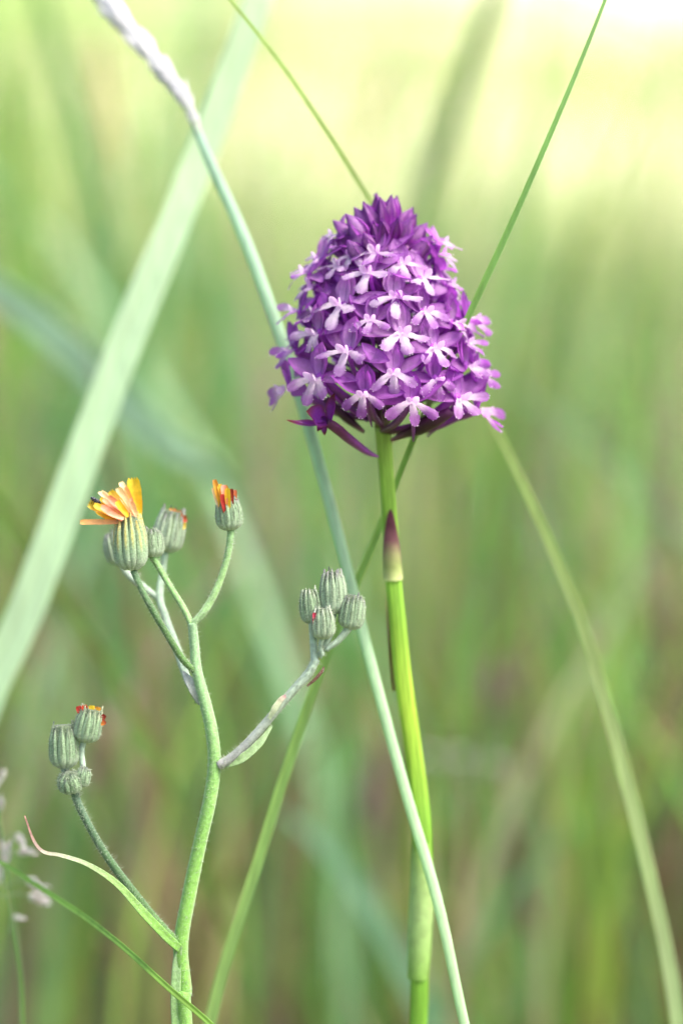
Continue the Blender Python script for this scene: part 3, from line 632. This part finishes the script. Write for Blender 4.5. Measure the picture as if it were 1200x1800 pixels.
b_l = stalk('branch', [P(338, 1100, 0), P(322, 1068, 6), P(300, 1032, 14), P(280, 998, 22), P(268, 978, 26)], [6, 5.8, 5.5, 5.5, 6], [lin('#8fb878'), lin('#79a564')], hawk, 260, 4)
PALE = lin('#9db5a0')
b_back = stalk('branch', [P(350, 1232, 12), P(328, 1190, 60), P(311, 1140, 100), P(292, 1088, 130), P(281, 1050, 145), P(286, 1005, 160), P(291, 970, 165)], [7, 7, 7.5, 7, 7, 6, 6], [PALE, PALE, lin('#a5c2a8')], hawk, 300, 4, label='pale woolly branch behind the others')
stalk('branch', [P(281, 1054, 146), P(258, 1036, 150), P(228, 1012, 155), P(210, 985, 160)], [5.5, 6, 6, 6], [PALE, lin('#b8c9bd')], hawk, 120, 4)
b_rt = stalk('branch', [P(384, 1345, -4), P(402, 1336, -6), P(430, 1312, -8), P(466, 1272, -10), P(508, 1222, -10), P(540, 1186, -8), P(556, 1158, -6)], [9, 8.5, 8, 7.5, 7.5, 8, 7], [lin('#a9a6a6'), lin('#9a9f9c'), lin('#9bae9b'), lin('#a6bca8')], hawk, 500, 5)
b_ll = stalk('branch', [P(318, 1664, 12), P(286, 1632, 4), P(238, 1573, -4), P(186, 1502, -8), P(154, 1446, -8), P(136, 1408, -8), P(131, 1385, -8)], [9, 8.5, 7.8, 7, 6.6, 7, 7.5], [lin('#557f38'), lin('#46693a'), lin('#48684a'), lin('#5f7d6a')], hawk, 600, 5)
for pts_, rr in [([P(553, 1165, -6), P(551, 1130, -4), P(549, 1092, 0)], [7, 6.5, 7]), ([P(566, 1152, -14), P(563, 1136, -20), P(567, 1120, -22)], [4, 4, 5]), ([P(560, 1155, -4), P(578, 1120, 2), P(586, 1075, 6)], [6, 5.5, 6]), ([P(572, 1142, -6), P(594, 1126, -8), P(613, 1104, -6)], [5, 5.5, 7]),
                 ([P(133, 1392, -8), P(146, 1360, -10), P(144, 1320, -6), P(150, 1296, -4)], [7, 5.5, 5, 6]), ([P(131, 1388, -8), P(118, 1362, -8), P(112, 1340, -8)], [7, 7, 8])]:
    stalk('branch', pts_, rr, [lin('#a7bfae'), lin('#a7bda5')], hawk, 70, 4, n=16)

BG, BGL, BGD, BTIP = lin('#8fae86'), lin('#bccfb5'), lin('#3d4f38'), lin('#77687f')
def head(base, axis, L, Wd, nb=13, closed=.5, tips=BTIP, light=0.0, yellow=0.0, hair_n=420, fuzz=7):
    """flower head: a cup sheathed in narrow bracts"""
    d = Vector(axis).normalized(); s = d.cross(Vector((0.1, 1, 0.15))).normalized(); nn = s.cross(d).normalized(); base = Vector(base)
    tt = np.array([0, .06, .16, .3, .5, .7, .86, 1.0]); rr = np.array([.34, .68, .92, 1.0, .98, .90, .76 - .1 * closed, .72 - .42 * closed])
    R = lambda t: float(np.interp(t, tt, rr)) * Wd * .5
    mb = MB(); n = 14; path = [base + d * L * .97 * i_ / n for i_ in range(n + 1)]
    tube(mb, path, [R(i_ / n * .97) * .93 for i_ in range(n + 1)], [lin('#8ba582'), lin('#7d9873'), lin('#5d6f52')], raw=True, seg=16)
    h = mb.build('flower_head', M_bract, hawk, origin=base)
    for k in range(nb):
        a = 6.283 * k / nb + random.uniform(-.05, .05); V = []; C = []; Fc = []; nl = 12; nw = 4; Lk_ = random.uniform(.88, 1.1); hw = math.pi / nb * random.uniform(.9, 1.25); hr_ = random.uniform(-.5, .9); fl_ = random.uniform(-.5, 1.6)
        c0 = mix(shade_rand(BG, .1), BGL, light)
        for i_ in range(nl + 1):
            u = i_ / nl; t = u * Lk_; sw = interp([0, .1, .6, .9, 1], [.85, 1.05, .92, .5, .05], u)
            for j in range(nw + 1):
                q = -1 + 2 * j / nw; aa = a + q * hw * sw; out = s * math.cos(aa) + nn * math.sin(aa)
                r = R(min(1, t)) * (1.0 + .0) + (2.4 + hr_ - 2.8 * q * q + 1.6 * u * u * fl_) * (Wd / 45)
                V.append(base + d * L * t + out * r)
                c = mix(mix(BGL, c0, sstep(0, .35, u)), BGD, .8 * sstep(.55, .1, abs(q)) * sstep(.15, .4, u) * (1 - yellow))
                c = mix(c, lin('#dccb66'), yellow * sstep(.6, .2, abs(q)) * sstep(.3, .6, u)); c = mix(c, tips, .7 * sstep(.72, 1, u)); C.append(c)
        for i_ in range(nl):
            for j in range(nw): b = i_ * (nw + 1) + j; Fc.append([b, b + 1, b + nw + 2, b + nw + 1])
        mb = MB(); mb.add(V, Fc, C); mb.build('bract', M_bract, h, origin=base)
    # a few short outer bracts at the foot
    for k in range(7):
        a = 6.283 * k / 7 + .3; out = s * math.cos(a) + nn * math.sin(a); mb = MB()
        petal(mb, base + d * 2 + out * R(.05) * .9, d + out * .45, out * -1, L * .3, Wd * .13, lanceo, lambda u, q: mix(BGL, BGD, .4 * u), bend=.35, cup=.3, nl=5, nw=2); mb.build('bract', M_bract, h, origin=base)
    mb = MB()
    for _ in range(hair_n):
        t = random.random() ** .9; a = random.uniform(0, 6.28); out = s * math.cos(a) + nn * math.sin(a); b = base + d * L * t + out * (R(t) + 1.2)
        e = b + (out * random.uniform(.5, 1.2) + d * random.uniform(-.2, .7)) * fuzz * random.uniform(.5, 1.1); w = d.cross(out) * .7
        mb.add([b - w, b + w, e, b + d * .6], [[0, 1, 2], [1, 3, 2], [3, 0, 2]], [FUZ] * 4)
    mb.build('down', M_hair, h, origin=base, kind='stuff')
    return h, base, d, s, nn, R
def ray(h, base_o, o, tip, wd, c_in, c_tip, nrm=(0, -1, .3), bend=.1, cup=.3):
    o = P(*o); tip = P(*tip); dd = tip - o; L = dd.length; mb = MB()
    petal(mb, o, dd, Vector(nrm), L, wd, lambda u: interp([0, .15, .6, .92, 1], [.5, .7, 1, .92, .6], u), lambda u, q: shade_rand(mix(c_in, c_tip, u), .05) * (1 - .08 * (math.cos(q * 7) > .6)), bend=bend, cup=cup, wave=.06, twist=random.uniform(-.3, .3), ragged=.05, nl=9, nw=6)
    for j_ in range(7): mb.v[-7 + j_] -= dd.normalized() * (wd * .22 if j_ % 2 else 0)
    # blunt toothed tip
    mb.build('ray_petal', M_ray, h, origin=base_o)
YEL, PCH, PKO, CRM, RED, ORG = lin('#f4d03a'), lin('#f0b890'), lin('#ea9f88'), lin('#f7dfae'), lin('#b83a36'), lin('#e89540')
# big open head
h, bo, *_ = head(P(232, 1002, -20), (-.06, 0, 1), 97, 56, nb=13, closed=.25, tips=lin('#e6c45a'), yellow=.85, hair_n=500, fuzz=6)
for o_, t_, wd, ci, ct, bn in [((244, 905, -14), (234, 838, -18), 24, YEL, YEL, .1), ((240, 905, -22), (212, 846, -26), 13, PKO, CRM, -.15), ((236, 906, -30), (206, 856, -38), 14, PCH, CRM, .15), ((230, 906, -34), (192, 862, -40), 15, CRM, YEL, .2), ((228, 907, -38), (190, 872, -48), 13, PCH, PKO, -.1), ((224, 908, -30), (180, 876, -32), 14, PKO, PCH, .1), ((222, 910, -22), (154, 886, -22), 19, ORG, YEL, .25),
                               ((220, 912, -34), (163, 888, -46), 13, YEL, YEL, .15), ((216, 914, -40), (176, 890, -52), 12, PKO, PKO, .1), ((214, 918, -30), (140, 917, -36), 11, PCH, lin('#f3b36b'), -.1), ((214, 920, -24), (168, 898, -24), 14, ORG, YEL, .2), ((236, 905, -4), (222, 852, 4), 18, YEL, YEL, .1), ((228, 906, -2), (196, 868, 8), 18, YEL, ORG, .1), ((222, 908, 0), (178, 890, 6), 16, YEL, YEL, .2), ((226, 908, -40), (204, 880, -50), 12, YEL, YEL, .1), ((246, 908, -8), (243, 868, -4), 14, YEL, ORG, .0), ((240, 906, -32), (230, 880, -38), 11, CRM, PCH, .1), ((218, 912, -44), (186, 900, -54), 10, PCH, PKO, .2)] + [((random.uniform(218, 242), 908, random.uniform(-44, 4)), (random.uniform(168, 228), random.uniform(850, 896), random.uniform(-56, 10)), random.uniform(6, 11), random.choice([YEL, PCH, PKO]), random.choice([YEL, CRM, PCH]), random.uniform(-.3, .3)) for _ in range(14)]:
    ray(h, bo, o_, t_, wd, ci, ct, bend=bn)
# small bud beside it
head(P(268, 980, 26), (-.05, .1, 1), 52, 40, nb=11, closed=.9, light=.2)
# right head, withered red and yellow tuft
h, bo, *_ = head(P(405, 932, 8), (-.1, -.05, 1), 60, 44, nb=12, closed=.1, light=.1, hair_n=300)
for o_, t_, wd, ci, ct in [((392, 905, -8), (377, 842, -14), 10, YEL, ORG), ((396, 905, -12), (386, 850, -18), 10, RED, YEL), ((398, 905, -14), (392, 852, -20), 11, ORG, lin('#ef9a8a')), ((402, 905, -12), (400, 856, -16), 11, YEL, YEL), ((406, 905, -10), (407, 858, -12), 9, RED, lin('#7d2a1f')), ((390, 905, -4), (374, 856, -6), 9, lin('#e8d6c8'), CRM), ((410, 905, -4), (413, 860, -4), 9, ORG, lin('#b55a3a')), ((400, 905, 6), (396, 852, 10), 11, YEL, ORG), ((408, 905, 8), (412, 862, 12), 10, ORG, RED), ((388, 900, 8), (380, 858, 14), 10, RED, ORG), ((395, 900, -16), (390, 868, -22), 8, RED, RED)]:
    ray(h, bo, o_, t_, wd, ci, ct, bend=random.uniform(-.2, .25))
# blurred heads on the woolly back branch
h, bo, *_ = head(P(291, 970, 165), (.2, 0, 1), 78, 54, nb=12, closed=.25, light=.5, hair_n=200)
for o_, t_, wd, ci, ct in [((306, 910, 160), (322, 902, 158), 14, YEL, RED), ((310, 915, 158), (330, 912, 156), 14, ORG, RED), ((304, 908, 164), (312, 896, 164), 12, RED, ORG), ((308, 920, 155), (328, 926, 152), 12, YEL, YEL), ((300, 906, 168), (304, 894, 170), 12, YEL, ORG)]:
    ray(h, bo, o_, t_, wd, ci, ct)
head(P(212, 992, 160), (-.25, 0, 1), 62, 42, nb=11, closed=.8, light=.6)
# four buds on the right branch
head(P(587, 1079, 6), (-.04, 0, 1), 76, 45, nb=12, closed=.42, tips=lin('#97839a'), light=.35)
head(P(549, 1096, 2), (-.1, .05, 1), 62, 37, nb=11, closed=.5, tips=lin('#d8dccb'), light=.1)
head(P(614, 1106, -4), (.16, -.05, 1), 62, 41, nb=12, closed=.45, light=.2)
h, bo, *_ = head(P(568, 1123, -22), (-.03, -.05, 1), 55, 39, nb=11, closed=.4, tips=lin('#c9cfc2'), light=.45)
ray(h, bo, (552, 1098, -36), (553, 1076, -36), 7, lin('#d0486a'), lin('#cf3d5c'))
# buds on the lower left branch
head(P(114, 1350, -8), (-.03, 0, 1), 78, 50, nb=12, closed=.3, light=.0, tips=lin('#6f7568'))
h, bo, *_ = head(P(149, 1304, -6), (.22, -.05, 1), 62, 46, nb=12, closed=.0, light=.05, tips=lin('#b9b79a'))
for o_, t_, wd, ci, ct in [((140, 1254, -16), (138, 1240, -18), 10, RED, RED), ((150, 1254, -18), (149, 1238, -20), 11, RED, lin('#d9542e')), ((160, 1254, -18), (163, 1239, -20), 11, YEL, YEL), ((168, 1256, -14), (175, 1242, -16), 10, YEL, ORG), ((176, 1268, -10), (186, 1256, -12), 9, RED, lin('#8a2a20')), ((156, 1254, 0), (158, 1241, 0), 12, ORG, YEL), ((146, 1254, 4), (146, 1242, 6), 12, YEL, RED), ((168, 1256, 4), (172, 1244, 6), 12, RED, RED), ((178, 1274, -14), (187, 1268, -16), 8, ORG, RED)]:
    ray(h, bo, o_, t_, wd, ci, ct)
head(P(126, 1390, -14), (-.1, -.5, 1), 38, 42, nb=9, closed=.9, tips=lin('#4d5056'), hair_n=260, fuzz=8)
head(P(143, 1382, -14), (.2, -.2, 1), 36, 26, nb=9, closed=.9, light=.1, hair_n=120)
# leaves on the stems
def leaf(pts, rads, cols, flat=.25, hint=(0, -1, .3), name='leaf', fold=.4, label=None):
    mb = MB(); tube(mb, pts, rads, cols, n=50, seg=10, flat=flat, hint=hint, fold=fold); mb.build(name, M_hstem, hawk, label=label)
leaf([P(316, 1668, 4), P(292, 1646, -4), P(252, 1604, -10), P(205, 1553, -12), P(155, 1520, -10), P(108, 1504, -8), P(78, 1498, -6), P(60, 1478, -4), P(44, 1434, -4)], [7, 8, 7.5, 6, 4.2, 3.4, 3.0, 2.6, 1.0], [lin('#6c9c40'), lin('#78a94c'), lin('#88ab62'), lin('#a9b493'), lin('#b39a90'), lin('#a86f68')], label='narrow leaf with dried curling tip')
leaf([P(352, 1238, 8), P(342, 1215, 4), P(332, 1196, 6), P(322, 1180, 12)], [4, 9, 8, 2], [lin('#a9b2a8'), lin('#b7bbb6')], label='small pale woolly leaf')
leaf([P(395, 1346, -6), P(425, 1334, -12), P(455, 1308, -14), P(478, 1276, -12)], [5, 8, 7, 2], [lin('#8fae70'), lin('#9ebb88')])
leaf([P(472, 1264, -16), P(484, 1244, -19), P(496, 1228, -17), P(508, 1221, -14)], [3, 6, 4.5, 1.5], [lin('#b7c69c'), lin('#a9b08f'), lin('#a85a78')])
leaf([P(540, 1206, -10), P(554, 1194, -14), P(566, 1180, -14), P(569, 1172, -12)], [2, 3, 3, 1.2], [lin('#6a4a34'), lin('#4d2e24')], label='tiny dry brown bract')
leaf([P(311, 1815, 22), P(309, 1750, 16), P(312, 1690, 10), P(318, 1664, 4)], [9, 9, 8, 3], [lin('#86b06a'), lin('#9bbd86')])

# ------------------------------------------------------------------ small beetle on the yellow head
def ellipsoid(mb, c, ax, r, col, n=12, m=8):
    d = Vector(ax).normalized(); s = d.cross(Vector((0, 1, .2))).normalized(); nn = s.cross(d)
    V = []; Fc = []
    for i_ in range(m + 1):
        th = math.pi * i_ / m
        for j in range(n):
            a = 6.283 * j / n; V.append(c + d * (-math.cos(th) * r[0]) + (s * math.cos(a) * r[1] + nn * math.sin(a) * r[2]) * math.sin(th))
    for i_ in range(m):
        for j in range(n): Fc.append([i_*n+j, i_*n+(j+1) % n, (i_+1)*n+(j+1) % n, (i_+1)*n+j])
    mb.add(V, Fc, [col] * len(V))
bc = P(171, 882, -34); bax = Vector((-.75, 0, .55)); bax.normalize()
btl = thing('beetle', W(bc), 'tiny shiny black beetle among the yellow petals', 'beetle')
BLK = lin('#1c1c28')
mb = MB(); ellipsoid(mb, bc, bax, (7.5, 5, 4.5), BLK); mb.build('wing_case', M_beetle, btl)
mb = MB(); ellipsoid(mb, bc + bax * 7.5, bax, (3.4, 3.8, 3.4), BLK); mb.build('thorax', M_beetle, btl)
mb = MB(); ellipsoid(mb, bc + bax * 11, bax, (2.4, 2.6, 2.2), BLK); mb.build('head', M_beetle, btl)
for k in range(6):
    sg = -1 if k % 2 else 1; o_ = bc + bax * (5 - 4 * (k // 2)); mb = MB()
    tube(mb, [o_, o_ + Vector((sg * 3, -4, 2)), o_ + Vector((sg * 5, -4, -7))], [.9, .8, .5], [BLK] * 2, n=6, seg=5); mb.build('leg', M_beetle, btl)
